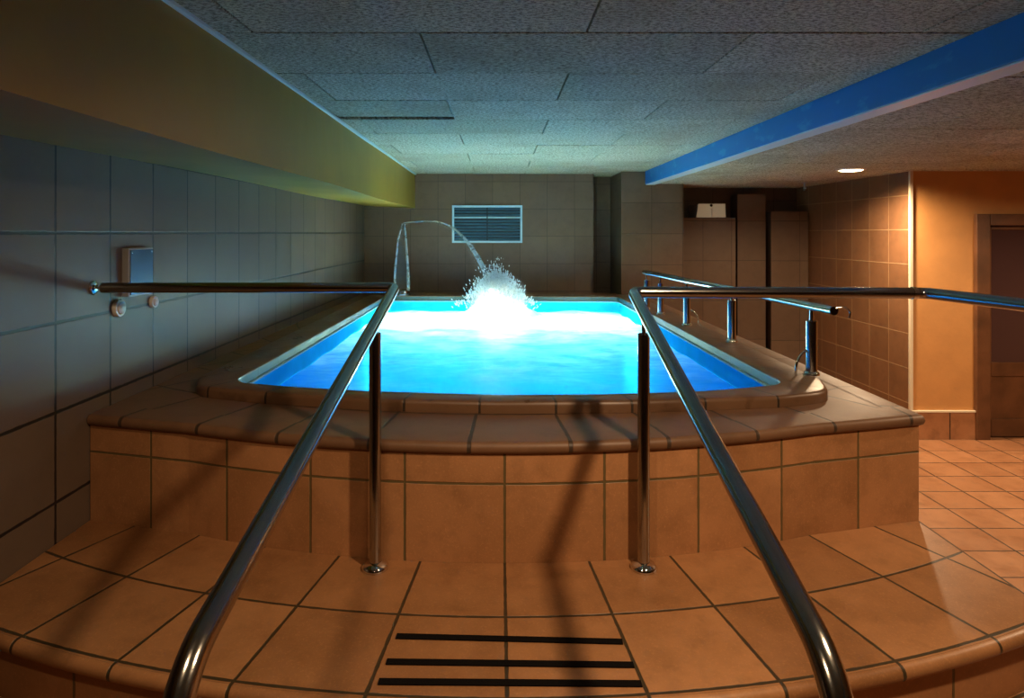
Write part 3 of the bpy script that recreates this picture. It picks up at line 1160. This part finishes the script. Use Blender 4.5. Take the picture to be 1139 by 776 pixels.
# ------------------------------------------------------------------ vent in the back wall
vx0, vx1, vz0, vz1 = -0.58, 0.29, EYE - 0.122, EYE + 0.342
vent = thing('air_vent', 'pale framed louvred air vent on the back wall over the pool', 'air vent', ((vx0 + vx1) / 2, YB, vz0))
mb = MB()
fw = 0.026
mb.box(vx0, vx0 + fw, YB - 0.025, YB, vz0, vz1)
mb.box(vx1 - fw, vx1, YB - 0.025, YB, vz0, vz1)
mb.box(vx0 + fw, vx1 - fw, YB - 0.025, YB, vz0, vz0 + fw)
mb.box(vx0 + fw, vx1 - fw, YB - 0.025, YB, vz1 - fw, vz1)
mb.build('frame', M['vent_frame'], vent, bevel=0.003)
mb = MB()
mb.box(vx0 + fw, vx1 - fw, YB - 0.004, YB - 0.001, vz0 + fw, vz1 - fw)
mb.build('backing', M['vent_dark'], vent)
ns = 11
for i in range(ns):
    z = vz0 + fw + 0.018 + (vz1 - vz0 - 2 * fw - 0.036) * i / (ns - 1)
    mb = MB()
    tilt = 0.9 if i != 7 else -0.2
    T = Matrix.Translation((0, YB - 0.014, z)) @ Matrix.Rotation(tilt, 4, 'X')
    mb.box(vx0 + fw, vx1 - fw, -0.011, 0.011, -0.0018, 0.0018 if i != 7 else 0.014, T)
    o = mb.build('slat', M['vent_slat'] if i != 7 else M['vent_frame'], vent)
    if i == 7:
        o['label'] = 'pale wide slat'
mb = MB()
mb.box((vx0 + vx1) / 2 - 0.007, (vx0 + vx1) / 2 + 0.007, YB - 0.026, YB - 0.004, vz0 + fw, vz1 - fw)
mb.build('mullion', M['vent_dark'], vent)

# ------------------------------------------------------------------ ceiling lamp, emergency light, sprinkler
dl = thing('downlight', 'round recessed ceiling downlight glowing warm in the lower ceiling', 'downlight', (3.23, 5.85, CE2))
mb = MB()
mb.lathe([(0.125, 0.0), (0.125, -0.006), (0.115, -0.012), (0.105, -0.012), (0.10, -0.004), (0.10, 0.0)], (3.23, 5.85, CE2), 'Z', 40)
mb.build('frame', M['plastic'], dl, smooth=True)
mb = MB()
mb.lathe([(0.102, -0.004), (0.09, -0.016), (0.04, -0.022), (0.003, -0.023)], (3.23, 5.85, CE2), 'Z', 40)
mb.build('lens', M['lamp_glow'], dl, smooth=True)

ex0, ex1, ez0, ez1 = 2.48, 2.835, EYE + 0.195, EYE + 0.365
em = thing('emergency_light', 'cream emergency light box on the dark back wall right of the pillar', 'emergency light', ((ex0 + ex1) / 2, 8.0, ez0))
mb = MB()
mb.box(ex0 + 0.01, ex1 - 0.01, 8.0, 8.35, ez0 + 0.005, ez1 - 0.01)
mb.build('mounting_box', M['grey_plastic'], em, bevel=0.004)
mb = MB()
pts = [(ex0 - 0.02, 7.95, ez0), (ex1 - 0.005, 7.95, ez0), (ex1, 7.985, ez1), (ex0 + 0.02, 7.985, ez1)]
bk = [(ex0, 8.0, ez0), (ex1 - 0.005, 8.0, ez0), (ex1, 8.0, ez1), (ex0 + 0.02, 8.0, ez1)]
i0 = [mb.vert(p) for p in pts]
i1 = [mb.vert(p) for p in bk]
mb.f.append(i0)
mb.f.append(i1[::-1])
for k in range(4):
    mb.f.append([i0[k], i1[k], i1[(k + 1) % 4], i0[(k + 1) % 4]])
mb.build('diffuser', M['sign_glow'], em, bevel=0.004)
mb = MB()
mb.lathe([(0.017, 0.0), (0.017, -0.012), (0.010, -0.02), (0.002, -0.021)], ((ex0 + ex1) / 2, 7.985, ez1 - 0.02), 'Y', 16)
mb.build('indicator', M['dark'], em, smooth=True)
mb = MB()
mb.box((ex0 + ex1) / 2 - 0.006, (ex0 + ex1) / 2 + 0.006, 7.95, 7.962, ez0 + 0.01, ez0 + 0.11)
mb.build('centre_rib', M['plastic'], em, bevel=0.002)

sp = thing('sprinkler', 'small dark sprinkler head hanging from the lower ceiling at the back', 'sprinkler', (3.55, 7.4, CE2))
mb = MB()
mb.lathe([(0.035, 0.0), (0.035, -0.006), (0.012, -0.012), (0.012, -0.055), (0.018, -0.06), (0.018, -0.07), (0.004, -0.072)], (3.55, 7.4, CE2), 'Z', 20)
mb.build('body', M['grey_plastic'], sp, smooth=True)
mb = MB()
mb.lathe([(0.030, -0.088), (0.030, -0.091), (0.006, -0.093), (0.006, -0.07)], (3.55, 7.4, CE2), 'Z', 20)
mb.build('deflector', M['polished'], sp, smooth=True)
